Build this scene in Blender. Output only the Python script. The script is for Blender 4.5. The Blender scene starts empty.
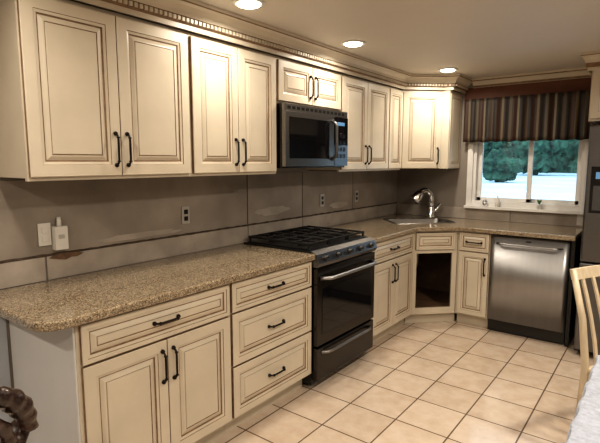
import bpy, math, random
from mathutils import Vector, Matrix
random.seed(4)
S=bpy.context.scene
V=Vector
# ---------------- materials ----------------
def newmat(name):
    m=bpy.data.materials.new(name); m.use_nodes=True
    nt=m.node_tree; b=nt.nodes['Principled BSDF']
    return m,nt,b
def mat(name,col,rough=.5,metal=0,var=.06,scale=8,bump=0,bscale=60,emit=None,es=0,stretch=None,coat=0):
    m,nt,b=newmat(name)
    tc=nt.nodes.new('ShaderNodeTexCoord'); mp=nt.nodes.new('ShaderNodeMapping')
    nt.links.new(tc.outputs['Object'],mp.inputs[0])
    if stretch: mp.inputs['Scale'].default_value=stretch
    n=nt.nodes.new('ShaderNodeTexNoise'); n.inputs['Scale'].default_value=scale; n.inputs['Detail'].default_value=5
    nt.links.new(mp.outputs[0],n.inputs[0])
    r=nt.nodes.new('ShaderNodeValToRGB')
    r.color_ramp.elements[0].position=.3;r.color_ramp.elements[1].position=.7
    r.color_ramp.elements[0].color=[c*(1-var) for c in col]+[1]
    r.color_ramp.elements[1].color=[min(1,c*(1+var)) for c in col]+[1]
    nt.links.new(n.outputs[0],r.inputs[0]); nt.links.new(r.outputs[0],b.inputs['Base Color'])
    b.inputs['Roughness'].default_value=rough; b.inputs['Metallic'].default_value=metal
    b.inputs['Coat Weight'].default_value=coat
    if bump:
        n2=nt.nodes.new('ShaderNodeTexNoise'); n2.inputs['Scale'].default_value=bscale; n2.inputs['Detail'].default_value=4
        nt.links.new(mp.outputs[0],n2.inputs[0])
        bp=nt.nodes.new('ShaderNodeBump'); bp.inputs['Strength'].default_value=bump; bp.inputs['Distance'].default_value=.01
        nt.links.new(n2.outputs[0],bp.inputs['Height']); nt.links.new(bp.outputs[0],b.inputs['Normal'])
    if emit: b.inputs['Emission Color'].default_value=(*emit,1); b.inputs['Emission Strength'].default_value=es
    return m
CREAM=mat('cream_paint',(.60,.535,.43),.36,var=.06,scale=5)
PALE=mat('pale_panel_paint',(.64,.64,.64),.4,var=.04,scale=4)
GLAZE=mat('brown_glaze',(.22,.14,.08),.5,var=.3,scale=25)
BRONZE=mat('dark_bronze',(.014,.010,.009),.38,.6)
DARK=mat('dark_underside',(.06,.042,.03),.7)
WALLM=mat('taupe_drywall',(.26,.23,.20),.7,var=.14,scale=2.2,bump=.1,bscale=25)
BOARD=mat('bare_backer_board',(.37,.325,.28),.75,var=.2,scale=5,bump=.15,bscale=40)
BOARD2=mat('stripped_backer_board',(.285,.247,.21),.75,var=.24,scale=2.8,bump=.15,bscale=30)
SEAM=mat('dark_board_seam',(.075,.052,.037),.9,var=.5,scale=20)
BROWNW=mat('red_brown_paint',(.14,.046,.022),.6)
CEIL=mat('ceiling_paint',(.64,.595,.53),.6,var=.02,scale=2)
BLUEW=mat('pale_blue_grey_paint',(.42,.45,.50),.6)
WHITE=mat('white_vinyl',(.75,.74,.72),.35)
WPLAST=mat('white_plastic',(.72,.70,.65),.3)
STEEL=mat('brushed_stainless',(.38,.38,.385),.38,1,var=.04,scale=5,stretch=(6,6,.6))
SINKM=mat('satin_sink_steel',(.32,.31,.30),.3,1,var=.04)
STEELD=mat('dark_stainless',(.07,.065,.062),.26,1,var=.08,scale=6,stretch=(1,1,60))
STEELF=mat('grey_stainless',(.18,.18,.185),.32,1,var=.06,scale=6,stretch=(1,1,60))
STEELM=mat('medium_stainless',(.31,.30,.29),.30,1,var=.08,scale=6,stretch=(1,1,60))
BLACKG=mat('black_glass',(.006,.006,.007),.05)
BLACK=mat('black_enamel',(.010,.010,.010),.3)
IRON=mat('cast_iron',(.014,.013,.013),.55,.2)
CHROME=mat('chrome',(.85,.86,.88),.16,1,var=.01)
OAK=mat('blond_wood',(.56,.47,.34),.4,var=.12,scale=6,stretch=(8,8,1))
MAHOG=mat('dark_mahogany',(.028,.012,.008),.25,var=.5,scale=14,coat=.4,bump=.5,bscale=45)
CLOTH=mat('white_tablecloth',(.37,.40,.48),.85,var=.16,scale=60,bump=.6,bscale=120)
LAMP=mat('lamp_lens',(1,.92,.8),.5,emit=(1,.9,.74),es=14)
SNOW=mat('snow',(.66,.82,.98),.8,var=.16,scale=.5)
HEDGE=mat('evergreen_foliage',(.034,.085,.052),.8,var=.95,scale=2.6)
TEAL=mat('teal_car_paint',(.03,.16,.22),.3)
REDL=mat('red_lamp',(.5,.03,.03),.4)
TIRE=mat('black_rubber',(.02,.02,.02),.8)
ADH=mat('brown_adhesive',(.14,.08,.045),.7,var=.4,scale=30)
GREYM=mat('grey_metal',(.48,.46,.43),.4,.3)
DISPG=mat('dark_grey_plastic',(.06,.06,.06),.4)
DISPLAY=mat('display',(.05,.12,.2),.3,emit=(.25,.5,.8),es=.35)
INT=mat('cabinet_interior_wood',(.16,.095,.055),.6,var=.3)
GREENP=mat('green_leaf',(.05,.16,.04),.6,var=.3,scale=30)

def granite():
    m,nt,b=newmat('speckled_granite')
    tc=nt.nodes.new('ShaderNodeTexCoord')
    v=nt.nodes.new('ShaderNodeTexVoronoi'); v.inputs['Scale'].default_value=215
    v.inputs['Randomness'].default_value=1
    v2=nt.nodes.new('ShaderNodeTexVoronoi'); v2.inputs['Scale'].default_value=330
    n2=nt.nodes.new('ShaderNodeTexNoise'); n2.inputs['Scale'].default_value=60; n2.inputs['Detail'].default_value=3
    for x in (v,v2,n2): nt.links.new(tc.outputs['Object'],x.inputs[0])
    sp=nt.nodes.new('ShaderNodeSeparateColor');nt.links.new(v.outputs['Color'],sp.inputs[0])
    sp2=nt.nodes.new('ShaderNodeSeparateColor');nt.links.new(v2.outputs['Color'],sp2.inputs[0])
    def ramp(st):
        r=nt.nodes.new('ShaderNodeValToRGB');e=r.color_ramp.elements
        e[0].position=st[0][0];e[0].color=(*st[0][1],1);e[1].position=st[-1][0];e[1].color=(*st[-1][1],1)
        for p,c in st[1:-1]:
            a=e.new(p);a.color=(*c,1)
        return r
    r=ramp([(0,(.085,.062,.042)),(.14,(.15,.115,.078)),(.3,(.245,.195,.135)),(.6,(.32,.26,.185)),(.85,(.40,.34,.25)),(1,(.50,.44,.34))])
    nt.links.new(sp.outputs[0],r.inputs[0])
    r2=ramp([(0,(.5,.45,.4)),(.15,(.8,.77,.73)),(.4,(1,1,1)),(1,(1.1,1.08,1.05))])
    nt.links.new(sp2.outputs[1],r2.inputs[0])
    mx=nt.nodes.new('ShaderNodeMixRGB');mx.blend_type='MULTIPLY';mx.inputs[0].default_value=.85
    nt.links.new(r.outputs[0],mx.inputs[1]);nt.links.new(r2.outputs[0],mx.inputs[2])
    r3=ramp([(.35,(.84,.82,.79)),(.65,(1.1,1.08,1.05))])
    nt.links.new(n2.outputs[0],r3.inputs[0])
    m2=nt.nodes.new('ShaderNodeMixRGB');m2.blend_type='MULTIPLY';m2.inputs[0].default_value=1
    nt.links.new(mx.outputs[0],m2.inputs[1]);nt.links.new(r3.outputs[0],m2.inputs[2])
    nt.links.new(m2.outputs[0],b.inputs['Base Color']);b.inputs['Roughness'].default_value=.14
    b.inputs['Coat Weight'].default_value=.4;b.inputs['Coat Roughness'].default_value=.06
    return m
GRAN=granite()
def tiles():
    m,nt,b=newmat('beige_ceramic_tile')
    tc=nt.nodes.new('ShaderNodeTexCoord');mp=nt.nodes.new('ShaderNodeMapping')
    mp.inputs['Location'].default_value=(TILE_X,TILE_Y,0)
    br=nt.nodes.new('ShaderNodeTexBrick');br.offset=0;br.squash=1
    br.inputs['Scale'].default_value=1;br.inputs['Brick Width'].default_value=TILE;br.inputs['Row Height'].default_value=TILE
    br.inputs['Mortar Size'].default_value=.0045;br.inputs['Mortar Smooth'].default_value=.15
    br.inputs['Color1'].default_value=(.56,.465,.375,1);br.inputs['Color2'].default_value=(.63,.53,.435,1);br.inputs['Mortar'].default_value=(.14,.098,.066,1)
    nt.links.new(tc.outputs['Object'],mp.inputs[0]);nt.links.new(mp.outputs[0],br.inputs[0])
    n=nt.nodes.new('ShaderNodeTexNoise');n.inputs['Scale'].default_value=9;n.inputs['Detail'].default_value=8;n.inputs['Roughness'].default_value=.65
    nt.links.new(tc.outputs['Object'],n.inputs[0])
    r=nt.nodes.new('ShaderNodeValToRGB');e=r.color_ramp.elements
    e[0].position=.33;e[0].color=(.86,.81,.76,1);e[1].position=.62;e[1].color=(1,1,1,1)
    nt.links.new(n.outputs[0],r.inputs[0])
    mx=nt.nodes.new('ShaderNodeMixRGB');mx.blend_type='MULTIPLY';mx.inputs[0].default_value=1
    nt.links.new(br.outputs[0],mx.inputs[1]);nt.links.new(r.outputs[0],mx.inputs[2])
    nt.links.new(mx.outputs[0],b.inputs['Base Color'])
    b.inputs['Roughness'].default_value=.16
    bp=nt.nodes.new('ShaderNodeBump');bp.inputs['Strength'].default_value=.5;bp.inputs['Distance'].default_value=.004;bp.invert=True
    nt.links.new(br.outputs['Fac'],bp.inputs['Height']);nt.links.new(bp.outputs[0],b.inputs['Normal'])
    return m
TILE,TILE_X,TILE_Y=.308,.0,.0
TILEM=tiles()
def stripes():
    m,nt,b=newmat('striped_valance_fabric')
    tc=nt.nodes.new('ShaderNodeTexCoord');sp=nt.nodes.new('ShaderNodeSeparateXYZ')
    nt.links.new(tc.outputs['UV'],sp.inputs[0])
    mu=nt.nodes.new('ShaderNodeMath');mu.operation='MULTIPLY';mu.inputs[1].default_value=3.6
    fr=nt.nodes.new('ShaderNodeMath');fr.operation='FRACT'
    nt.links.new(sp.outputs[0],mu.inputs[0]);nt.links.new(mu.outputs[0],fr.inputs[0])
    r=nt.nodes.new('ShaderNodeValToRGB');r.color_ramp.interpolation='CONSTANT';e=r.color_ramp.elements
    cs=[(0,(.045,.022,.014)),(.14,(.13,.098,.06)),(.21,(.026,.020,.017)),(.36,(.085,.068,.048)),(.45,(.04,.018,.011)),(.60,(.15,.12,.08)),(.66,(.028,.024,.022)),(.80,(.062,.038,.022)),(.9,(.017,.013,.012))]
    e[0].position=0;e[0].color=(*cs[0][1],1);e[1].position=cs[1][0];e[1].color=(*cs[1][1],1)
    for p,c in cs[2:]:
        x=e.new(p);x.color=(*c,1)
    nt.links.new(fr.outputs[0],r.inputs[0]);nt.links.new(r.outputs[0],b.inputs['Base Color'])
    b.inputs['Roughness'].default_value=.6
    return m
STRIPE=stripes()
def glassmat():
    m=bpy.data.materials.new('window_glass');m.use_nodes=True;nt=m.node_tree;nt.nodes.clear()
    o=nt.nodes.new('ShaderNodeOutputMaterial');t=nt.nodes.new('ShaderNodeBsdfTransparent');g=nt.nodes.new('ShaderNodeBsdfGlossy')
    g.inputs['Roughness'].default_value=.02;f=nt.nodes.new('ShaderNodeFresnel');f.inputs[0].default_value=1.4
    mx=nt.nodes.new('ShaderNodeMixShader');nt.links.new(f.outputs[0],mx.inputs[0]);nt.links.new(t.outputs[0],mx.inputs[1]);nt.links.new(g.outputs[0],mx.inputs[2]);nt.links.new(mx.outputs[0],o.inputs[0])
    return m
GLASS=glassmat()
# ---------------- mesh helpers ----------------
Z=V((0,0,1))
class Fr:
    def __init__(s,o,u):
        s.o=V(o);s.u=V(u).normalized();s.n=s.u.cross(Z)
    def p(s,a,b,c=0): return s.o+s.u*a+Z*b+s.n*c
WF=Fr((0,0,0),(1,0,0))   # a=x, b=z, c=-y
class MB:
    def __init__(s): s.v=[];s.f=[];s.m=[];s.sm=[];s.uv=None
    def face(s,idx,mi=0,sm=False): s.f.append(idx);s.m.append(mi);s.sm.append(sm)
    def hexa(s,P,mi=0):
        b=len(s.v);s.v+=[V(p) for p in P]
        for q in ((0,3,2,1),(4,5,6,7),(0,1,5,4),(1,2,6,5),(2,3,7,6),(3,0,4,7)): s.face([b+i for i in q],mi)
    def box(s,x0,x1,y0,y1,z0,z1,mi=0):
        s.hexa([(x0,y0,z0),(x1,y0,z0),(x1,y1,z0),(x0,y1,z0),(x0,y0,z1),(x1,y0,z1),(x1,y1,z1),(x0,y1,z1)],mi);return s
    def fbox(s,F,a0,a1,b0,b1,c0,c1,mi=0):
        s.hexa([F.p(a0,b0,c1),F.p(a1,b0,c1),F.p(a1,b0,c0),F.p(a0,b0,c0),F.p(a0,b1,c1),F.p(a1,b1,c1),F.p(a1,b1,c0),F.p(a0,b1,c0)],mi);return s
    def panel(s,F,a0,b0,w,h,c0,prof,backc=None):
        prev=None
        for k,(ins,c,mi) in enumerate(prof):
            b=len(s.v)
            s.v+=[F.p(a0+ins,b0+ins,c0+c),F.p(a0+w-ins,b0+ins,c0+c),F.p(a0+w-ins,b0+h-ins,c0+c),F.p(a0+ins,b0+h-ins,c0+c)]
            if prev is None: s.face([b+3,b+2,b+1,b],mi)
            else:
                for i in range(4):
                    j=(i+1)%4;s.face([prev+i,prev+j,b+j,b+i],mi)
            prev=b
        s.face([prev,prev+1,prev+2,prev+3],prof[-1][2]);return s
    def tube(s,pts,rad,seg=10,mi=0,cap=True,flat=None):
        pts=[V(p) for p in pts]
        if not isinstance(rad,(list,tuple)): rad=[rad]*len(pts)
        rings=[];up=None
        for i,p in enumerate(pts):
            t=(pts[min(i+1,len(pts)-1)]-pts[max(i-1,0)]).normalized()
            if up is None:
                up=V((0,0,1)) if abs(t.z)<.9 else V((1,0,0))
            a=t.cross(up)
            if a.length<1e-4: a=t.cross(V((0,1,0)))
            a.normalize();bb=a.cross(t).normalized();up=bb
            b=len(s.v)
            for k in range(seg):
                an=2*math.pi*k/seg
                s.v.append(p+(a*math.cos(an)+bb*math.sin(an)*(flat or 1))*rad[i])
            rings.append(b)
        for i in range(len(rings)-1):
            for k in range(seg):
                k2=(k+1)%seg;s.face([rings[i]+k,rings[i]+k2,rings[i+1]+k2,rings[i+1]+k],mi,True)
        if cap:
            s.face([rings[0]+k for k in range(seg)][::-1],mi);s.face([rings[-1]+k for k in range(seg)],mi)
        return s
    def cyl(s,p0,p1,r,seg=20,mi=0,r1=None): return s.tube([p0,p1],[r,r if r1 is None else r1],seg,mi)
    def lathe(s,o,axis,prof,seg=24,mi=0):
        o=V(o);ax=V(axis).normalized();t=V((1,0,0)) if abs(ax.x)<.9 else V((0,1,0))
        a=ax.cross(t).normalized();b2=ax.cross(a);rings=[]
        for r,h in prof:
            b=len(s.v);rings.append(b)
            for k in range(seg):
                an=2*math.pi*k/seg;s.v.append(o+ax*h+(a*math.cos(an)+b2*math.sin(an))*max(r,1e-4))
        for i in range(len(rings)-1):
            for k in range(seg):
                k2=(k+1)%seg;s.face([rings[i]+k,rings[i]+k2,rings[i+1]+k2,rings[i+1]+k],mi,True)
        s.face([rings[0]+k for k in range(seg)][::-1],mi);s.face([rings[-1]+k for k in range(seg)],mi)
        return s
    def prism(s,poly,z0,z1,mi=0):
        b=len(s.v);n=len(poly)
        s.v+=[V((x,y,z0)) for x,y in poly]+[V((x,y,z1)) for x,y in poly]
        s.face([b+i for i in range(n)][::-1],mi);s.face([b+n+i for i in range(n)],mi)
        for i in range(n):
            j=(i+1)%n;s.face([b+i,b+j,b+n+j,b+n+i],mi)
        return s
    def fprism(s,F,poly,a0,a1,mi=0):
        b=len(s.v);n=len(poly)
        s.v+=[F.p(a0,q,c) for c,q in poly]+[F.p(a1,q,c) for c,q in poly]
        s.face([b+i for i in range(n)][::-1],mi);s.face([b+n+i for i in range(n)],mi)
        for i in range(n):
            j=(i+1)%n;s.face([b+i,b+j,b+n+j,b+n+i],mi)
        return s
    def fface(s,F,poly,c0,c1,mi=0):
        b=len(s.v);n=len(poly)
        s.v+=[F.p(a,q,c0) for a,q in poly]+[F.p(a,q,c1) for a,q in poly]
        s.face([b+i for i in range(n)][::-1],mi);s.face([b+n+i for i in range(n)],mi)
        for i in range(n):
            j=(i+1)%n;s.face([b+i,b+j,b+n+j,b+n+i],mi)
        return s
    def sweep(s,path,prof,mi=0,mis=None):
        path=[V((x,y,0)) for x,y in path];N=len(path);rings=[]
        def nr(d): d=d.normalized();return V((d.y,-d.x,0))
        for i,p in enumerate(path):
            ns=[]
            if i>0: ns.append(nr(p-path[i-1]))
            if i<N-1: ns.append(nr(path[i+1]-p))
            m=sum(ns,V((0,0,0)))/len(ns);m=m/(m.length_squared) if len(ns)>1 else m
            b=len(s.v);rings.append(b)
            for c,z in prof: s.v.append(p+m*c+Z*z)
        n=len(prof)
        for i in range(N-1):
            for k in range(n):
                k2=(k+1)%n;s.face([rings[i]+k,rings[i+1]+k,rings[i+1]+k2,rings[i]+k2],mis[k] if mis else mi)
        s.face([rings[0]+k for k in range(n)],mi);s.face([rings[-1]+k for k in range(n)][::-1],mi)
        return s
    def build(s,name,mats,parent=None,bevel=0,smooth=False,label=None,seg=2,origin=None):
        if not isinstance(mats,(list,tuple)): mats=[mats]
        lo=V([min(v[i] for v in s.v) for i in range(3)]);hi=V([max(v[i] for v in s.v) for i in range(3)])
        o=V(origin) if origin is not None else V(((lo.x+hi.x)/2,(lo.y+hi.y)/2,lo.z))
        me=bpy.data.meshes.new(name);me.from_pydata([tuple(v-o) for v in s.v],[],s.f)
        for m in mats: me.materials.append(m)
        for p,mi,sm in zip(me.polygons,s.m,s.sm): p.material_index=mi;p.use_smooth=sm or smooth
        if s.uv:
            ul=me.uv_layers.new(name='UVMap')
            for lp in me.loops: ul.data[lp.index].uv=s.uv[lp.vertex_index]
        me.validate()
        import bmesh
        bm=bmesh.new();bm.from_mesh(me);bmesh.ops.recalc_face_normals(bm,faces=bm.faces);bm.to_mesh(me);bm.free()
        ob=bpy.data.objects.new(name,me);S.collection.objects.link(ob)
        if parent is not None:
            ob.parent=parent;pw=parent.location.copy();q=parent.parent
            while q is not None: pw+=q.location;q=q.parent
            ob.location=o-pw
        else: ob.location=o
        if bevel:
            md=ob.modifiers.new('bevel','BEVEL');md.width=bevel;md.segments=seg;md.limit_method='ANGLE';md.angle_limit=math.radians(40)
        if label: ob['label']=label
        return ob
def thing(name,label,cat,loc,group=None):
    e=bpy.data.objects.new(name,None);e.empty_display_size=.1;S.collection.objects.link(e);e.location=loc
    e['label']=label;e['category']=cat
    if group:e['group']=group
    return e
def tag(o,label,cat,group=None):
    o['label']=label;o['category']=cat
    if group:o['group']=group
    return o
def struct(o,label=None):
    o['kind']='structure'
    if label:o['label']=label
    return o
# ---------------- dimensions ----------------
Y1,Y2,Y3=-4.002,-3.181,-2.468
Y4=-1.704;CL=.914;S1=1.207;S2=1.817
ZC=2.30;ZT=2.154;ZB=1.4157;CT=.915
XR,YF=4.3,-7.6
# ---------------- room ----------------
struct(MB().box(-.15,XR+.15,YF-.15,.15,-.1,0).build('floor',TILEM,origin=(0,0,-.1)),'beige square ceramic tile floor with dark grout')
struct(MB().box(-.15,XR+.15,YF-.15,.15,ZC,ZC+.1).build('ceiling',CEIL),'smooth beige painted ceiling')
struct(MB().box(-.15,0,YF-.15,.15,0,ZC).build('wall_left',WALLM),'taupe drywall left bare after backsplash removal')
wx0,wx1,wz0,wz1=.83,1.80,1.075,2.02
w=MB().box(0,wx0,0,.15,0,ZC).box(wx1,XR,0,.15,0,ZC).box(wx0,wx1,0,.15,0,wz0).box(wx0,wx1,0,.15,wz1,ZC)
struct(w.build('wall_back',WALLM),'taupe painted wall around the window')
struct(MB().box(.715,1.85,-.004,0,2.03,2.22).build('trim_1',BROWNW),'red-brown painted band above the valance')
struct(MB().box(XR,XR+.15,YF-.15,.15,0,ZC).build('wall_right',CEIL))
struct(MB().box(0,XR,YF-.15,YF,0,ZC).build('wall_front',CEIL))
k=2
def board(x0,x1,y0,y1,z0,z1,lab='bare backer board strip left where the backsplash was removed',m=BOARD):
    global k
    struct(MB().box(x0,x1,y0,y1,z0,z1).build('trim_%d'%k,m,bevel=.001),lab);k+=1
WL=Fr((0,0,0),(0,1,0))
for a,b in ((-4.4,-3.83),(-3.82,-2.408),(-2.40,-1.755),(-1.747,-.012)): board(0,.008,a,b,CT+.002,1.034)
for a,b in ((-4.4,-2.409),(-2.399,-1.757),(-1.747,-.96),(-.952,-.012)): board(0,.005,a,b,1.046,1.41,'stripped wall board panel between counter and wall cabinets',BOARD2)
board(0,.0035,-5.2,-4.02,0,.87,'pale blue-grey painted lower wall',BLUEW)
board(.012,1.2,-.008,0,CT+.002,1.03);board(1.21,1.86,-.008,0,CT+.002,1.03)
def seam(F,a0,a1,z):
    global k
    n=int((a1-a0)/.035);up=[];lo=[]
    for i in range(n+1):
        a=a0+(a1-a0)*i/n
        up.append((a,z+.002+random.uniform(0,.007)));lo.append((a,z-.002-random.uniform(0,.005)))
    struct(MB().fface(F,up+lo[::-1],.001,.0088).build('trim_%d'%k,SEAM),'ragged dark seam between wall boards');k+=1
seam(WL,-4.4,-.02,1.040)
for y in (-2.404,-1.752,-.956):
    struct(MB().fbox(WL,y-.003,y+.003,1.046,1.41,.0005,.0045).build('trim_%d'%k,SEAM),'vertical seam between wall boards, gap shade as a dark strip');k+=1  # dark strips paint in the shade of the narrow gaps between boards
P=[(-3.81,1.024),(-3.79,1.036),(-3.74,1.041),(-3.70,1.040),(-3.66,1.034),(-3.635,1.028),(-3.67,1.014),(-3.70,1.016),(-3.73,1.006),(-3.77,1.014)]
struct(MB().fface(WL,P,.0085,.0115).build('trim_%d'%k,ADH),'small irregular brown adhesive patch');k+=1
def patch(c0,c1,rw_,rh_):
    global k
    P=[]
    for i in range(18):
        an=2*math.pi*i/18;q=random.uniform(.7,1.1);P.append((c0+rw_*math.cos(an)*q,c1+rh_*math.sin(an)*q))
    struct(MB().fface(WL,P,.0052,.0058).build('trim_%d'%k,BOARD),'lighter patch of torn drywall paper');k+=1
patch(-2.12,1.12,.22,.035);patch(-3.3,1.075,.30,.02);patch(-1.2,1.10,.15,.03)
# ---------------- window ----------------
w=MB()
w.fbox(WF,wx0-.06,wx1+.045,wz0-.045,wz0-.02,-.0,.06)
w.fbox(WF,wx0-.055,wx0,wz0-.02,wz1+.01,0,.018);w.fbox(WF,wx1,wx1+.045,wz0-.02,wz1+.01,0,.018)
w.fbox(WF,wx0,wx1,wz0-.02,wz0+.03,-.12,0.01);w.fbox(WF,wx0,wx0+.03,wz0,wz1,-.12,0);w.fbox(WF,wx1-.03,wx1,wz0,wz1,-.12,0);w.fbox(WF,wx0,wx1,wz1-.03,wz1,-.12,0)
xm=1.335
for a0,a1,c in ((wx0+.03,xm+.03,-.05),(xm-.02,wx1-.03,-.09)):
    w.fbox(WF,a0,a0+.04,wz0+.03,wz1-.03,c-.03,c);w.fbox(WF,a1-.04,a1,wz0+.03,wz1-.03,c-.03,c)
    w.fbox(WF,a0,a1,wz0+.03,wz0+.065,c-.03,c);w.fbox(WF,a0,a1,wz1-.07,wz1-.03,c-.03,c)
win=struct(w.build('window_1',WHITE,bevel=.002),'white vinyl sliding window with two panes')
g=MB();
g.fbox(WF,wx0+.065,xm-.005,wz0+.06,wz1-.065,-.068,-.064);g.fbox(WF,xm+.015,wx1-.065,wz0+.06,wz1-.065,-.108,-.104)
g.build('glass',GLASS,win)
GZ=.6
tag(MB().box(-60,40,.6,120,GZ-.2,GZ).build('snowy_ground',SNOW),'flat snow-covered ground outside the window','ground')
def hedge(x,y,s,h):
    import bmesh
    bm=bmesh.new();bmesh.ops.create_icosphere(bm,subdivisions=5,radius=1)
    for v in bm.verts:
        n=v.co.normalized();d=1+.10*math.sin(9*n.x+x)*math.cos(8*n.y)+.08*math.sin(13*n.z+y)+random.uniform(-.09,.05)
        tp=1-.35*max(0,n.z)
        v.co=V((n.x*s*d*tp,n.y*s*.8*d*tp,n.z*h*d))
    me=bpy.data.meshes.new('evergreen_bush');bm.to_mesh(me);bm.free();me.materials.append(HEDGE)
    o=bpy.data.objects.new('evergreen_bush',me);S.collection.objects.link(o);o.location=(x,y,GZ+h*.98)
    tag(o,'dense dark evergreen bush standing in snow','bush','evergreen bushes outside')
for x,y,s,h in ((-16,30,1.7,2.6),(-12.2,29.4,1.7,2.4),(-8.4,30,1.75,2.8),(-4.5,29.6,1.7,2.5),(-.6,30,1.7,2.6),(-3.4,17,.8,.75),(-5.9,19.5,.9,.8)): hedge(x,y,s,h)
m=MB();nx_,nz_=160,14
for j in range(nz_+1):
    for i in range(nx_+1):
        x=-40+i*.4;z=GZ+j*.5*(1+.10*math.sin(i*.35))
        m.v.append(V((x,38+.5*math.sin(i*.8+j)*math.cos(j*.9)+random.uniform(-.3,.3)+(1.2 if j==nz_ else 0)+.05*j,z)))
for j in range(nz_):
    for i in range(nx_): m.face([j*(nx_+1)+i,j*(nx_+1)+i+1,(j+1)*(nx_+1)+i+1,(j+1)*(nx_+1)+i])
hd=m.build('evergreen_hedge',HEDGE);md=hd.modifiers.new('s','SOLIDIFY');md.thickness=1.0
tag(hd,'tall dark evergreen hedge behind the snowy yard','hedge')
car=thing('parked_car','small teal car parked on the snow','car',(-10.3,26,GZ))
CFm=Fr((-12.3,25.2,GZ),(1,0,0))
m=MB()
pl=[(0,.3),(4.0,.3),(4.05,.75),(3.0,.85),(2.55,1.3),(1.1,1.32),(.5,.85),(0,.78)]
m.v+=[CFm.p(a,z,0) for a,z in pl]+[CFm.p(a,z,-1.6) for a,z in pl];n=len(pl)
m.face(list(range(n))[::-1]);m.face([n+i for i in range(n)])
for i in range(n): m.face([i,(i+1)%n,n+(i+1)%n,n+i])
m.build('body',TEAL,car,bevel=.08)
m=MB().fbox(CFm,1.1,1.8,.88,1.2,.001,.01).fbox(CFm,1.88,2.5,.88,1.2,.001,.01);m.build('side_window',BLACKG,car)
MB().fbox(CFm,3.6,4.0,.50,.74,.001,.03).build('tail_light',REDL,car)
for a in (.8,3.2):
    for c in (.02,-1.5): MB().lathe(CFm.p(a,.3,c),CFm.n,[(.3,-.1),(.3,.1),(.18,.11)],18).build('wheel',TIRE,car)
# ---------------- handles ----------------
def pull(F,a,b,c,L=.13,vert=False,parent=None):
    m=MB()
    pts=[];rad=[]
    n=16
    for i in range(n+1):
        t=i/n*2-1
        pts.append((t*L/2,.021*(1-abs(t)**9)+.004));rad.append(.0056-.0006*abs(t))
    P=[(F.p(a,b+q,c+h) if vert else F.p(a+q,b,c+h)) for q,h in pts]
    m.tube(P,rad,8)
    for sg in (-1,1):
        q=sg*L/2
        p=F.p(a,b+q,c) if vert else F.p(a+q,b,c)
        m.lathe(p,F.n,[(.010,0),(.010,.006),(.007,.012)],10)
        q2=sg*(L/2-.018);p2=F.p(a,b+q2,c+.0240) if vert else F.p(a+q2,b,c+.0240)
        ax=Z if vert else F.u
        m.lathe(p2-ax*.003,ax,[(.0078,0),(.0078,.006)],10)
    return m.build('handle',BRONZE,parent,label='dark bronze bar pull')
def prof(fr=.055):
    return [(0,0,0),(0,.016,1),(.003,.019,0),(fr-.005,.019,0),(fr-.0035,.0155,1),(fr+.008,.0125,0),(fr+.010,.0085,1),(fr+.0145,.008,1),(fr+.030,.015,0),(fr+.036,.016,0),(fr+.0375,.0135,1),(fr+.0397,.0135,1),(fr+.042,.0165,0)]
def front(F,a,b,w,h,parent,kind='door',hp=None,c=.001,fr=None):
    m=MB()
    if fr is None: fr=.055 if kind=='door' else (.026 if h<.2 else .045)
    m.panel(F,a,b,w,h,c,prof(fr))
    o=m.build(kind,[CREAM,GLAZE],parent)
    if hp=='h': pull(F,a+w/2,b+h/2,c+.0165,.13,False,o)
    elif hp:
        aa=a+.028 if hp[0]=='L' else a+w-.028
        bb=b+h-.12 if hp[1]=='T' else b+.12
        pull(F,aa,bb,c+.019,.145,True,o)
    return o
def base_cab(F,w,name_label,d=.60,layout='d2',x0=0):
    root=thing('base_cabinet',name_label,'cabinet',F.p(w/2,0,-d/2))
    m=MB();m.fbox(F,0,w,.1,.875,-d,0);m.fbox(F,0,w,.0005,.1,-d,-.06)
    m.build('body',[CREAM],root,bevel=.0015)
    g=.004
    if layout=='d2':
        front(F,g+.01,.70,w-2*g-.02,.165,root,'drawer','h')
        hw=(w-2*g-.024)/2
        front(F,g+.01,.115,hw,.575,root,'door',('R','T'));front(F,g+.014+hw,.115,hw,.575,root,'door',('L','T'))
    if layout=='ddd':
        for b,h in ((.705,.16),(.41,.285),(.115,.285)): front(F,g,b,w-2*g,h,root,'drawer','h')
    if layout=='d1':
        front(F,.02,.70,w-.03,.165,root,'drawer','h',fr=.022);front(F,.02,.115,w-.03,.575,root,'door',('R','T'),fr=.042)
    return root
LF=lambda y,x=.61:Fr((x,y,0),(0,1,0))
e=.001
b1=base_cab(LF(Y1),Y2-Y1-e,'wide cream base cabinet with one drawer over two doors',layout='d2')
MB().box(.012,.606,Y1-.008,Y1-.0005,.0005,.874).build('side_panel',PALE,b1,label='pale unglazed side panel')
base_cab(LF(Y2),Y3-Y2-e*3,'cream base cabinet with three raised-panel drawers beside the range',layout='ddd')
base_cab(LF(Y4+.003),-CL-Y4-.004,'cream base cabinet with drawer and two doors beside the sink corner',layout='d2')
base_cab(Fr((CL+.001,-.61,0),(1,0,0)),S1-CL-.003,'narrow cream base cabinet beside the dishwasher',layout='d1')
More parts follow.
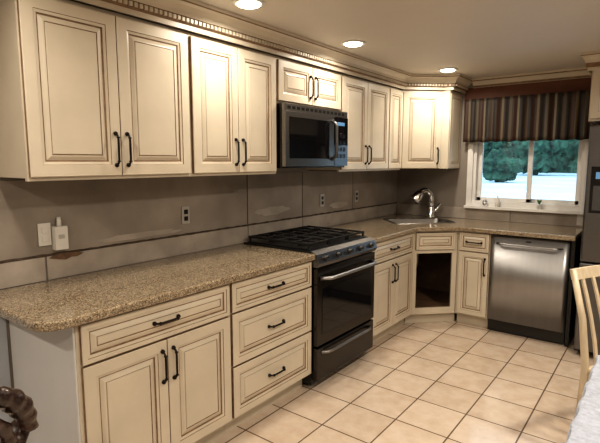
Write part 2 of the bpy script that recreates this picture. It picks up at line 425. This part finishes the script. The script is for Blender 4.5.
# ---------------- corner sink base, doorless ----------------
DF=Fr((.61,-CL+.001,0),(1,1,0));DW_=(CL-.61)*math.sqrt(2)-.002
sb=thing('sink_base_cabinet','diagonal cream corner sink cabinet with its door removed','cabinet',(.5,-.5,0))
m=MB();W_=DW_
m.fbox(DF,0,.045,.1,.875,-.02,0);m.fbox(DF,W_-.045,W_,.1,.875,-.02,0);m.fbox(DF,.045,W_-.045,.84,.875,-.02,0);m.fbox(DF,.045,W_-.045,.67,.70,-.02,0);m.fbox(DF,.045,W_-.045,.1,.16,-.02,0)
m.fbox(DF,-.03,W_+.03,0.0005,.1,-.08,-.06)
m.build('face_frame',CREAM,sb,bevel=.0015)
m=MB();
m.prism([(.02,-.89),(.60,-.89),(.89,-.60),(.89,-.02),(.02,-.02)],.10,.12)
m.box(.01,.02,-.91,-.012,.1,.7);m.box(.02,.91,-.02,-.012,.1,.7);m.box(.02,.60,-.912,-.90,.1,.86);m.box(.90,.912,-.60,-.02,.1,.86)
m.build('body',INT,sb,label='dark unfinished interior')
front(DF,.03,.705,W_-.06,.155,sb,'drawer_front',None,fr=.024)
m=MB();m.tube([(.45,-.45,.70),(.45,-.45,.5),(.43,-.42,.45),(.38,-.36,.45),(.36,-.33,.5),(.3,-.27,.52),(.15,-.1,.52)],.02,12)
tag(m.build('drain_pipe',WPLAST),'white plastic drain trap under the sink','pipe')
# ---------------- countertops ----------------
def arc(cx,cy,r,a0,a1,n=8): return [(cx+r*math.cos(math.radians(a0+(a1-a0)*i/n)),cy+r*math.sin(math.radians(a0+(a1-a0)*i/n))) for i in range(n+1)]
cyL=-4.15
poly=[(0.0095,Y3-.003),(0.0095,cyL)]+arc(.66-.10,cyL+.10,.10,-90,0)+[(.66,Y3-.003)]
ct=MB().prism(poly,.8765,CT).build('countertop',GRAN,bevel=.010,seg=3,origin=(0,-3.3,.877))
tag(ct,'long speckled brown granite countertop with rounded corner','countertop')
poly=[(.0095,Y4+.004),(.66,Y4+.004),(.66,-.935),(.935,-.66),(1.852,-.66),(1.852,-.0095),(.0095,-.0095)]
c2=MB().prism(poly,.8765,CT).build('countertop',GRAN,bevel=.008,seg=3,origin=(0,-.6,.877))
tag(c2,'L-shaped speckled brown granite countertop holding the corner sink','countertop')
SX,SY=.47,-.47
def rot(px,py):
    q=1/math.sqrt(2);return (SX+(px-py)*q,SY+(px+py)*q)
def rrect(w,h,r,n=5):
    P=[]
    for cx,cy,a in ((w/2-r,h/2-r,0),(-w/2+r,h/2-r,90),(-w/2+r,-h/2+r,180),(w/2-r,-h/2+r,270)):
        P+=arc(cx,cy,r,a,a+90,n)
    return P
cut=MB().prism([rot(*p) for p in rrect(.60,.38,.05)],.85,.95).build('cutter',GRAN)
bm_=c2.modifiers.new('cut','BOOLEAN');bm_.object=cut;bm_.operation='DIFFERENCE';bm_.solver='EXACT'
bpy.context.view_layer.update()
dg=bpy.context.evaluated_depsgraph_get();me=bpy.data.meshes.new_from_object(c2.evaluated_get(dg));c2.modifiers.clear();c2.data=me
bpy.data.objects.remove(cut)
m=MB();rings=[]
for (w_,h_,z_) in ((.62,.40,.916),(.62,.40,.920),(.585,.365,.920),(.575,.355,.90),(.56,.34,.74),(.50,.28,.73)):
    b=len(m.v);P=[rot(*p) for p in rrect(w_,h_,.05)];m.v+=[V((x,y,z_)) for x,y in P];rings.append((b,len(P)))
for i in range(len(rings)-1):
    b0,n=rings[i];b1_,_=rings[i+1]
    for j in range(n): m.face([b0+j,b0+(j+1)%n,b1_+(j+1)%n,b1_+j],0,True)
m.face([rings[-1][0]+j for j in range(n)],0)
m.cyl((SX,SY,.731),(SX,SY,.736),.045)
tag(m.build('sink',SINKM),'stainless steel single-bowl corner sink set in granite','sink')
# faucet
fx,fy=rot(.235,.262)
fc=thing('faucet','chrome pull-down faucet with bulky spray head behind sink','faucet',(fx,fy,CT))
m=MB();m.lathe((fx,fy,CT+.001),Z,[(.048,0),(.048,.012),(.040,.020),(.036,.10),(.031,.12)],20)
d=V((-.62,-.78,0)).normalized()
P=[V((fx,fy,CT+.09)),V((fx,fy,CT+.20))]
for i in range(1,9):
    a=math.pi*i/8*.80;P.append(V((fx,fy,CT+.20))+d*(.075*(1-math.cos(a)))+Z*.085*math.sin(a))
m.tube(P,.031,12);m.build('spout',CHROME,fc)
m=MB();e_=P[-1];dd=(P[-1]-P[-2]).normalized();m.tube([e_-dd*.03,e_+dd*.01,e_+dd*.09,e_+dd*.10],[.033,.048,.062,.054],16);m.build('spray_head',CHROME,fc)
m=MB();sd=V((.8,.3,0)).normalized();m.tube([V((fx,fy,CT+.07))+sd*.015,V((fx,fy,CT+.075))+sd*.05,V((fx,fy,CT+.15))+sd*.09],[.022,.020,.014],10);m.build('lever',CHROME,fc)
# ---------------- upper cabinets ----------------
def upper(F,w,z0,z1,label,n=2,d=.32,hp=True,fr=.055,marg=.004):
    root=thing('wall_cabinet',label,'cabinet',F.p(w/2,z0,-d/2))
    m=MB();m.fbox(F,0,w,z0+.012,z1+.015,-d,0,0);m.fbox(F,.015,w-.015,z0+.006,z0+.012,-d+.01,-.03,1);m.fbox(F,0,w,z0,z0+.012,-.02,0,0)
    m.build('body',[CREAM,DARK],root)
    hw=(w-2*marg-(n-1)*.004)/n
    for i in range(n):
        a=marg+i*(hw+.004)
        side=('R' if i==0 else 'L') if n==2 else 'R'
        front(F,a,z0+.016,hw,z1-z0-.02,root,'door',(side,'B') if hp else None,fr=fr)
    return root
upper(LF(-4.0185,.33),-3.185+4.0185-e,ZB,ZT,'large cream wall cabinet with two raised-panel doors',marg=.006)
upper(LF(-3.184,.33),Y3+3.184-e,ZB,ZT,'cream wall cabinet with two doors beside the microwave',marg=.014)
upper(LF(Y3+.001,.33),Y4-Y3-.002,1.875,ZT,'short cream wall cabinet above the microwave',marg=.01,fr=.05)
upper(LF(Y4+.001,.33),-.90-Y4-.002,ZB,ZT,'cream wall cabinet with two doors beyond the microwave',marg=.008)
upper(LF(-.899,.33),.27,ZB,ZT,'narrow single-door cream wall cabinet next to the corner',n=1,hp=False,fr=.045)
UC=.627
cr=thing('corner_wall_cabinet','diagonal cream corner wall cabinet with one door','cabinet',(.3,-.3,ZB))
A=V((.33,-UC,0));B=V((.62,-.345,0))
m=MB();m.prism([(.01,-UC+.001),(.33,-UC+.001),(.62,-.345),(.69,-.335),(.69,-.01),(.01,-.01)],ZB+.012,ZT+.015)
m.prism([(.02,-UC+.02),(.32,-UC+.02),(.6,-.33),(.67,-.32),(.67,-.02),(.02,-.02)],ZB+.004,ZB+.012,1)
m.build('body',[CREAM,DARK],cr)
CF=Fr(A,B-A);cw=(B-A).length
front(CF,.012,ZB+.016,cw-.024,ZT-ZB-.02,cr,'door',('R','B'))
SF=Fr((.69,-.325,0),(0,1,0))
m=MB();m.panel(SF,.012,ZB+.02,.30,ZT-ZB-.03,.0005,[(0,0,0),(0,.004,0),(.04,.004,0),(.043,.001,1),(.05,.001,0),(.065,.004,0)])
m.build('side_panel',[CREAM,GLAZE],cr)
# crown
cp=[(0,ZT+.016),(.012,ZT+.016),(.012,2.194),(.03,2.200),(.03,2.222),(.038,2.226),(.046,2.245),(.07,2.268),(.088,2.276),(.092,2.282),(.092,2.2985),(0,2.2985)]
mis=[0,0,1,1,1,0,0,0,1,0,0,0]
path=[(.001,-4.0195),(.35,-4.0195),(.35,-UC),(.64,-.345),(.71,-.335),(.71,-.001)]
m=MB().sweep(path,cp,0,mis)
for i in range(len(path)-1):
    a=V((*path[i],0));b=V((*path[i+1],0));L=(b-a).length;F_=Fr(a,b-a);n=int(L/.027)
    for j in range(n):
        t=(j+.5)*L/n
        if i==1 or L>.05: m.fbox(F_,t-.0085,t+.0085,2.202,2.221,.03,.038)
o=m.build('trim_%d'%k,[CREAM,GLAZE]);struct(o,'cream dentil crown molding with brown glaze');k+=1
cps=[(0,2.215),(.012,2.218),(.02,2.235),(.045,2.262),(.06,2.27),(.064,2.28),(.064,2.2985),(0,2.2985)]
m=MB().sweep([(.80,-.005),(1.84,-.005)],cps,0,[0,1,0,0,1,0,0,0]);o=m.build('trim_%d'%k,[CREAM,GLAZE]);struct(o,'cream crown molding over the window');k+=1
# ---------------- over fridge cabinet ----------------
FX=1.905
FF=Fr((FX-.03,-.62,0),(1,0,0))
upper(FF,.96,1.80,ZT+.06,'deep cream cabinet above the refrigerator',d=.6,marg=.01)
m=MB().sweep([(FX-.05,-.001),(FX-.05,-.64),(FX+.95,-.64)],[(c*.6,z) for c,z in cp],0,mis)
o=m.build('trim_%d'%k,[CREAM,GLAZE]);struct(o,'cream crown molding on the refrigerator cabinet');k+=1
# ---------------- fridge ----------------
fr_=thing('refrigerator','dark steel french-door refrigerator with water dispenser','refrigerator',(FX+.455,-.4,0))
G=Fr((FX,-.74,0),(1,0,0))
MB().fbox(G,0,.91,.03,1.76,-.70,0).build('body',BLACK,fr_,bevel=.004)
m=MB().fbox(G,.003,.452,.75,1.755,.004,.06);m.build('door',STEELF,fr_,bevel=.012)
m=MB().fbox(G,.458,.907,.75,1.755,.004,.06);m.build('door',STEELF,fr_,bevel=.012)
m=MB().fbox(G,.003,.907,.06,.74,.004,.06);m.build('freezer_drawer',STEELF,fr_,bevel=.012)
for a in (.42,.49): MB().tube([G.p(a,.85,.06),G.p(a,.87,.11),G.p(a,1.6,.11),G.p(a,1.62,.06)],.011,10).build('handle',STEELM,fr_)
MB().tube([G.p(.1,.66,.06),G.p(.12,.66,.11),G.p(.79,.66,.11),G.p(.81,.66,.06)],.011,10).build('handle',STEELM,fr_)
m=MB();m.fbox(G,.035,.255,1.12,1.46,.0605,.064,0);m.fbox(G,.055,.235,1.14,1.32,.0642,.066,1);m.fbox(G,.065,.225,1.37,1.42,.0642,.0655,2);m.fbox(G,.115,.175,1.16,1.28,.066,.085,1)
m.build('water_dispenser',[BLACKG,DISPG,DISPLAY],fr_)
for a in (.05,.83):
    for c in (-.1,-.65):
        MB().fbox(G,a,a+.05,0,.03,c,c+.05).build('foot',BLACK,fr_)
tag(MB().box(1.822,1.850,-.61,-.012,0,.876).build('end_panel',BLACK),'dark panel between dishwasher and refrigerator','panel')
# ---------------- dishwasher ----------------
dw=thing('dishwasher','stainless steel dishwasher with bar handle under the countertop','dishwasher',((S1+S2)/2,-.3,0))
G=Fr((S1+.003,-.60,0),(1,0,0));ww=S2-S1-.006
MB().fbox(G,0,ww,.01,.87,-.56,0).build('body',BLACK,dw)
m=MB();nn_=16
fp=[(.002+(ww-.004)*i/nn_,.026+.006*math.sin(math.pi*i/nn_)) for i in range(nn_+1)]
b=len(m.v)
for z in (.115,.862):
    for a,c in fp: m.v.append(G.p(a,z,c))
    for a,c in fp: m.v.append(G.p(a,z,.001))
n=nn_+1
for i in range(nn_):
    m.face([i,i+1,2*n+i+1,2*n+i],0,True);m.face([n+i,3*n+i,3*n+i+1,n+i+1])
    m.face([i,n+i,n+i+1,i+1]);m.face([2*n+i,2*n+i+1,3*n+i+1,3*n+i])
m.face([0,2*n,3*n,n]);m.face([n-1,2*n-1,4*n-1,3*n-1])
m.build('door',STEEL,dw)
MB().fbox(G,.0,ww,.0005,.11,-.05,-.03).build('toe_kick',BLACK,dw)
P=[G.p(.05+(ww-.1)*i/12,.80,.03+.035*min(1,3*math.sin(math.pi*i/12)**.7)) for i in range(13)]
MB().tube(P,.008,10).build('handle',STEEL,dw)
m=MB().fbox(G,ww/2-.02,ww/2+.02,.828,.838,.0315,.0335);m.build('badge',BLACK,dw)
# ---------------- range ----------------
rg=thing('gas_range','dark stainless slide-in gas range with black grates','stove',(.35,(Y3+Y4)/2,0))
R=Fr((.62,Y3+.001,0),(0,1,0));rw=Y4-Y3-.002
m=MB();m.fbox(R,0,rw,.03,.90,-.60,0);m.fbox(R,.03,rw-.03,0.0005,.03,-.5,-.05)
m.build('body',BLACK,rg,bevel=.003)
m=MB();m.fbox(R,-.0,rw,.9005,.925,-.60,.0);m.fbox(R,.02,rw-.02,.925,.932,-.58,-.03);m.build('cooktop',BLACK,rg,bevel=.004)
m=MB();m.fprism(R,[(.001,.825),(.046,.825),(.062,.85),(.040,.908),(.0,.928),(.001,.928)],0,rw);m.build('control_panel',STEELF,rg,bevel=.003)
nn=V((.93,0,.37)).normalized()
for i in range(5):
    a=rw*(.11+.195*i)
    p=R.p(a,.878,.051)
    m=MB();m.lathe(p,nn,[(.020,0),(.020,.006),(.016,.01),(.014,.028),(.010,.031)],18);m.build('knob',BLACK,rg)
m=MB();m.fbox(R,.005,rw-.005,.30,.815,.001,.045,0);m.fbox(R,.06,rw-.06,.37,.68,.0452,.048,1);m.build('oven_door',[STEELD,BLACKG],rg,bevel=.006)
P=[R.p(.04+(rw-.08)*i/14,.75,.045+.055*min(1,2.2*math.sin(math.pi*i/14)**.6)) for i in range(15)]
MB().tube(P,.012,10).build('handle',STEEL,rg)
m=MB();m.fbox(R,.005,rw-.005,.06,.285,.001,.045);m.build('storage_drawer',STEELD,rg,bevel=.006)
P=[R.p(.06+(rw-.12)*i/14,.245,.04+.035*min(1,2.2*math.sin(math.pi*i/14)**.6)) for i in range(15)]
MB().tube(P,.010,10).build('handle',STEELM,rg)
for (a,c) in ((.15,-.16),(.15,-.43),(rw/2,-.30),(rw-.15,-.16),(rw-.15,-.43)):
    m=MB();m.lathe(R.p(a,.9325,c),Z,[(.05,0),(.05,.008),(.038,.012),(.038,.02),(.02,.022)],18);m.build('burner',IRON,rg)
for gi in range(3):
    a0=.025+gi*(rw-.05)/3+.003;a1=.025+(gi+1)*(rw-.05)/3-.003
    m=MB();zt=.970;th=.012
    def bar(p,q):
        (a,c),(a_,c_)=p,q
        m.fbox(R,min(a,a_)-th/2,max(a,a_)+th/2,zt-.014,zt,min(c,c_)-th/2,max(c,c_)+th/2)
    c0,c1_=-.565,-.045
    for a in (a0+.006,a1-.006): bar((a,c0),(a,c1_))
    for c in (c0,(c0+c1_)/2,c1_): bar((a0,c),(a1,c))
    am=(a0+a1)/2
    bar((am,c0),(am,c1_))
    for c in (c0+.13,c1_-.13): bar((a0,c),(a1,c))
    for a in (a0+.006,a1-.006):
        for c in (c0,c1_): m.fbox(R,a-.006,a+.006,.9325,zt-.013,c-.006,c+.006)
    m.build('grate',IRON,rg,bevel=.002)
# ---------------- microwave ----------------
mw=thing('microwave','stainless over-the-range microwave with black window','microwave',(.2,(Y3+Y4)/2,1.45))
M=Fr((.38,Y3+.002,0),(0,1,0));mz0,mz1=1.452,1.872
MB().fbox(M,0,rw-.002,mz0,mz1-.001,-.37,0).build('body',STEELD,mw,bevel=.003)
m=MB();m.fbox(M,.0,rw*.74,mz0+.012,mz1-.05,.001,.03,0);m.fbox(M,.04,rw*.66,mz0+.065,mz1-.085,.0302,.032,1);m.build('door',[STEELM,BLACKG],mw,bevel=.004)
m=MB();m.fbox(M,rw*.745,rw-.002,mz0+.012,mz1-.05,.001,.028,0);m.fbox(M,rw*.80,rw-.05,mz1-.11,mz1-.085,.0282,.0295,1)
for i in range(4):
    for j in range(3): m.fbox(M,rw*.79+j*.045,rw*.79+j*.045+.033,mz0+.07+i*.05,mz0+.10+i*.05,.0282,.0286,2)
m.build('control_panel',[BLACKG,DISPLAY,STEELD],mw,bevel=.002)
m=MB();m.fbox(M,0,rw-.002,mz1-.048,mz1-.002,.001,.022,0)
for i in range(14): m.fbox(M,.03+i*.05,.065+i*.05,mz1-.035,mz1-.015,.0222,.0228,1)
m.build('vent_grille',[STEELM,BLACK],mw,bevel=.002)
P=[M.p(rw*.70,mz0+.06+(mz1-mz0-.14)*i/12,.03+.045*min(1,2*math.sin(math.pi*i/12)**.6)) for i in range(13)]
MB().tube(P,.012,10).build('handle',STEELF,mw)
# ---------------- ceiling lights, seen and added ----------------
def lamp(x,y,pw):
    r=thing('recessed_ceiling_light','round recessed ceiling light glowing warm white','light',(x,y,ZC-.02),'recessed ceiling lights')
    m=MB();m.lathe((x,y,ZC-.0005),-Z,[(.085,0),(.085,.004),(.07,.008),(.06,.004)],28);m.build('trim_ring',WHITE,r)
    m=MB();m.lathe((x,y,ZC-.0085),-Z,[(.058,0),(.056,.004),(.02,.006)],24);m.build('lens',LAMP,r)
    L=bpy.data.lights.new('downlight','AREA');L.shape='DISK';L.size=.12;L.energy=pw;L.color=(1,.89,.745);L.spread=math.radians(165)
    o=bpy.data.objects.new('downlight',L);S.collection.objects.link(o);o.location=(x,y,ZC-.03)
for x,y,p in ((.62,-3.016,7.5),(.61,-1.974,7.5),(.78,-.657,9.5),(.75,-4.3,7),(2.3,-3.9,15),(2.4,-2.0,21),(2.2,-5.6,17),(3.4,-3.2,17),(.9,-5.6,15)): lamp(x,y,p)  # first three are seen fixtures; the others are added out of view as fill
# ---------------- outlets ----------------
def outlet(F,a,b,label,mm=GREYM):
    r=thing('wall_outlet',label,'outlet',F.p(a,b-.055,0),'electrical outlets')
    MB().fbox(F,a-.030,a+.030,b-.055,b+.055,.009,.013).build('cover_plate',mm,r,bevel=.001)
    for s_ in (-1,1):
        MB().fbox(F,a-.014,a+.014,b+s_*.021-.014,b+s_*.021+.014,.0132,.018,0).build('receptacle',BLACK if mm is GREYM else WPLAST,r,bevel=.002)
outlet(WL,-2.968,1.163,'bare metal-framed outlet on the stripped wall')
outlet(WL,-1.475,1.16,'bare metal-framed outlet on the stripped wall')
outlet(WL,-.895,1.163,'bare metal-framed outlet on the stripped wall')
outlet(WL,-3.825,1.145,'white outlet beside the plugged-in handset',WPLAST)
outlet(WF,1.80,.985,'white outlet near the window sill',WPLAST)
pc=thing('plug_in_monitor','white plug-in monitor unit on the stripped wall','monitor',(.03,-3.765,1.08))
m=MB();m.fbox(WL,-3.79,-3.728,1.065,1.18,.0055,.045,0);m.fbox(WL,-3.775,-3.745,1.12,1.14,.0452,.047,1);m.build('body',[WPLAST,GREYM],pc,bevel=.008)
MB().tube([WL.p(-3.76,1.175,.025),WL.p(-3.758,1.225,.022)],[.012,.009],10).build('night_light',WPLAST,pc)
# ---------------- valance ----------------
va=thing('window_valance','gathered striped valance in brown, gold and burgundy','curtain',(1.3,-.08,1.7))
nx,nz=240,10;m=MB();uv=[]
x0,x1=.745,1.85;z0,z1=1.685,2.10
for j in range(nz+1):
    for i in range(nx+1):
        t=i/nx;s_=j/nz;a=.003+.007*(1-s_)
        m.v.append(V((x0+(x1-x0)*t,-.085-a*math.sin(t*95+.4*math.sin(7*t))-.006*math.sin(31*t),z0+(z1-z0)*s_+.004*math.sin(t*60)*(1-s_))));uv.append((t,s_))
for j in range(nz):
    for i in range(nx): m.face([j*(nx+1)+i,j*(nx+1)+i+1,(j+1)*(nx+1)+i+1,(j+1)*(nx+1)+i],0,True)
m.uv=uv;o=m.build('fabric',STRIPE,va)
md=o.modifiers.new('s','SOLIDIFY');md.thickness=.002
m=MB().tube([(x0-.0,-.07,2.075),(x1,-.07,2.075)],.008,12);m.fbox(WF,x0+.01,x0+.025,2.065,2.085,0.005,.07);m.fbox(WF,x1-.025,x1-.01,2.065,2.085,0.005,.07);m.build('rod',BRONZE,va)
SZ=wz0-.0195
m=MB().lathe((1.09,-.035,SZ),Z,[(.018,0),(.02,.03),(.018,.07),(.007,.085),(.007,.105),(.009,.11)],14)
tag(m.build('small_bottle',WPLAST),'small white bottle on the window sill','bottle')
m=MB().lathe((.97,-.035,SZ),Z,[(.02,0),(.024,.02),(.024,.05),(.017,.055),(.017,.065)],14)
tag(m.build('small_jar',CHROME),'small shiny metal jar on the window sill','jar')
pp=thing('potted_plant','tiny green plant in a white pot on the sill','plant',(1.46,-.035,SZ))
MB().lathe((1.46,-.035,SZ),Z,[(.015,0),(.023,.04),(.024,.045)],14).build('pot',WPLAST,pp)
for i in range(7):
    an=i*.9;q=V((math.cos(an),math.sin(an)*.8,0))
    MB().tube([V((1.46,-.035,SZ+.044)),V((1.46,-.035,SZ+.07))+q*.010,V((1.46,-.035,SZ+.09))+q*.022],[.003,.006,.001],6).build('leaf',GREENP,pp)
# ---------------- blond chair ----------------
def blond_chair(cx,cy,ang):
    r=thing('dining_chair','pale blond wooden slat-back dining chair at the table','chair',(cx,cy,0))
    ca,sa=math.cos(ang),math.sin(ang)
    def T(x,y,z): return V((cx+x*ca-y*sa,cy+x*sa+y*ca,z))
    w=.42
    m=MB();b=[T(-w/2,-.42,.43),T(w/2,-.42,.43),T(w/2-.02,0,.43),T(-w/2+.02,0,.43)];m.hexa(b+[p+V((0,0,.03)) for p in b]);m.build('seat',OAK,r,bevel=.01)
    for s_ in (-1,1):
        x=s_*(w/2-.025)
        MB().tube([T(x,-.38,0),T(x,-.38,.43)],[.014,.020],12).build('leg',OAK,r)
        MB().tube([T(x,.02,0),T(x,-.005,.45),T(x,.03,.7),T(x,.10,.94)],[.016,.019,.017,.015],12).build('leg',OAK,r)
    m=MB();n=12
    pts=[((w-.02)*(i/n-.5),.088+.015*math.sin(math.pi*i/n)) for i in range(n+1)]
    for i in range(n):
        (a,ya),(b_,yb)=pts[i],pts[i+1]
        m.hexa([T(a,ya-.008,.89),T(b_,yb-.008,.89),T(b_,yb+.008,.89),T(a,ya+.008,.89),T(a,ya+.008,.943),T(b_,yb+.008,.943),T(b_,yb+.024,.943),T(a,ya+.024,.943)])
    m.build('crest_rail',OAK,r)
    for i in range(4):
        x=(i-1.5)*.078
        m=MB();zs=[(.46,-.015),(.58,.005),(.7,.035),(.8,.065),(.895,.098)]
        for (za,ya),(zb_,yb) in zip(zs,zs[1:]):
            m.hexa([T(x-.010,ya-.005,za),T(x+.010,ya-.005,za),T(x+.010,ya+.005,za),T(x-.010,ya+.005,za),T(x-.010,yb-.005,zb_),T(x+.010,yb-.005,zb_),T(x+.010,yb+.005,zb_),T(x-.010,yb+.005,zb_)])
        m.build('slat',OAK,r)
blond_chair(2.215,-2.0,math.radians(60))
# ---------------- table with cloth ----------------
tb=thing('dining_table','small table draped with white lace tablecloth','table',(2.75,-3.15,0))
tx0,tx1,ty0,ty1=2.225,3.25,-3.62,-2.75
MB().box(tx0+.01,tx1-.01,ty0+.01,ty1-.01,.715,.742).build('table_top',OAK,tb)
for x in (tx0+.08,tx1-.08):
    for y in (ty0+.08,ty1-.08): MB().tube([(x,y,0),(x,y,.715)],[.022,.032],12).build('leg',OAK,tb)
m=MB()
N=40
def side(a,b,n):
    return [(a[0]+(b[0]-a[0])*i/n,a[1]+(b[1]-a[1])*i/n) for i in range(n)]
loop=side((tx0,ty0),(tx1,ty0),N)+side((tx1,ty0),(tx1,ty1),N)+side((tx1,ty1),(tx0,ty1),N)+side((tx0,ty1),(tx0,ty0),N)
ctr=V(((tx0+tx1)/2,(ty0+ty1)/2,0));n=len(loop);rings=[]
for r_,(off,z) in enumerate(((0,.745),(.006,.74),(.015,.65),(.02,.56),(.024,.45))):
    b=len(m.v);rings.append(b)
    for i,(x,y) in enumerate(loop):
        d_=(V((x,y,0))-ctr).normalized();wv=.010*r_/2*math.sin(i*.9)
        m.v.append(V((x,y,z+(.012*math.sin(i*1.57) if r_==4 else 0)))+d_*(off+wv))
for q in range(4):
    for i in range(n): m.face([rings[q]+i,rings[q]+(i+1)%n,rings[q+1]+(i+1)%n,rings[q+1]+i],0,True)
m.face([rings[0]+i for i in range(n)])
o=m.build('tablecloth',CLOTH,tb)
# ---------------- dark carved chair ----------------
def dark_chair(cx,cy,ang):
    r=thing('carved_chair','dark mahogany dining chair with curved carved crest','chair',(cx,cy,0))
    ca,sa=math.cos(ang),math.sin(ang)
    def T(x,y,z): return V((cx+x*ca-y*sa,cy+x*sa+y*ca,z))
    m=MB();b=[T(-.24,-.42,.43),T(.24,-.42,.43),T(.21,0,.43),T(-.21,0,.43)];m.hexa(b+[p+V((0,0,.05)) for p in b]);m.build('seat',MAHOG,r,bevel=.012)
    for s_ in (-1,1):
        MB().tube([T(s_*.21,-.38,0),T(s_*.2,-.37,.2),T(s_*.21,-.38,.43)],[.018,.024,.03],12).build('leg',MAHOG,r)
        MB().tube([T(s_*.19,.06,0),T(s_*.19,0,.43),T(s_*.21,.02,.65),T(s_*.235,.06,.79)],[.018,.026,.022,.026],12).build('leg',MAHOG,r)
    m=MB();P=[];R_=[]
    for i in range(61):
        t=i/30-1;an=t*math.pi/2
        P.append(T(math.sin(an)*.235,.08-.02*math.cos(an)**2,.78+.17*math.cos(an)));R_.append(.026+.004*math.cos(t*math.pi*3)+.0025*math.cos(i*1.6))
    m.tube(P,R_,14)
    P2=[T(math.sin(t/12*math.pi/2-0)*.165,.075,.78+.11*math.cos(t/12*math.pi/2)) for t in range(-12,13)]
    m.tube(P2,[.018+.003*math.cos(t*2.1) for t in range(-12,13)],10)
    m.build('crest_rail',MAHOG,r)
    m=MB();pr=[(.04,.48),(.09,.55),(.05,.64),(.10,.74),(.06,.82),(.09,.90)]
    for i in range(len(pr)-1):
        (w0,z0_),(w1,z1_)=pr[i],pr[i+1];yo=lambda z:.0+.07*((z-.45)/.45)**1.5
        m.hexa([T(-w0,yo(z0_)-.008,z0_),T(w0,yo(z0_)-.008,z0_),T(w0,yo(z0_)+.008,z0_),T(-w0,yo(z0_)+.008,z0_),T(-w1,yo(z1_)-.008,z1_),T(w1,yo(z1_)-.008,z1_),T(w1,yo(z1_)+.008,z1_),T(-w1,yo(z1_)+.008,z1_)])
    m.build('backrest',MAHOG,r)
dark_chair(1.11,-4.61,math.radians(-60))
# ---------------- world, camera ----------------
wd=bpy.data.worlds.new('sky');S.world=wd;wd.use_nodes=True;nt=wd.node_tree;bg=nt.nodes['Background']
bg.inputs[0].default_value=(.58,.80,1,1);bg.inputs[1].default_value=2.2
cam=bpy.data.cameras.new('cam');co=bpy.data.objects.new('cam',cam);S.collection.objects.link(co);S.camera=co
co.location=(2.3828,-4.8779,1.4957);co.rotation_euler=(math.pi/2-.1253,0.0,.6555);cam.lens=28.54;cam.sensor_width=36;cam.clip_start=.02
S.view_settings.view_transform='Standard'
try: S.view_settings.look='Medium High Contrast'
except Exception as ex: print(ex)
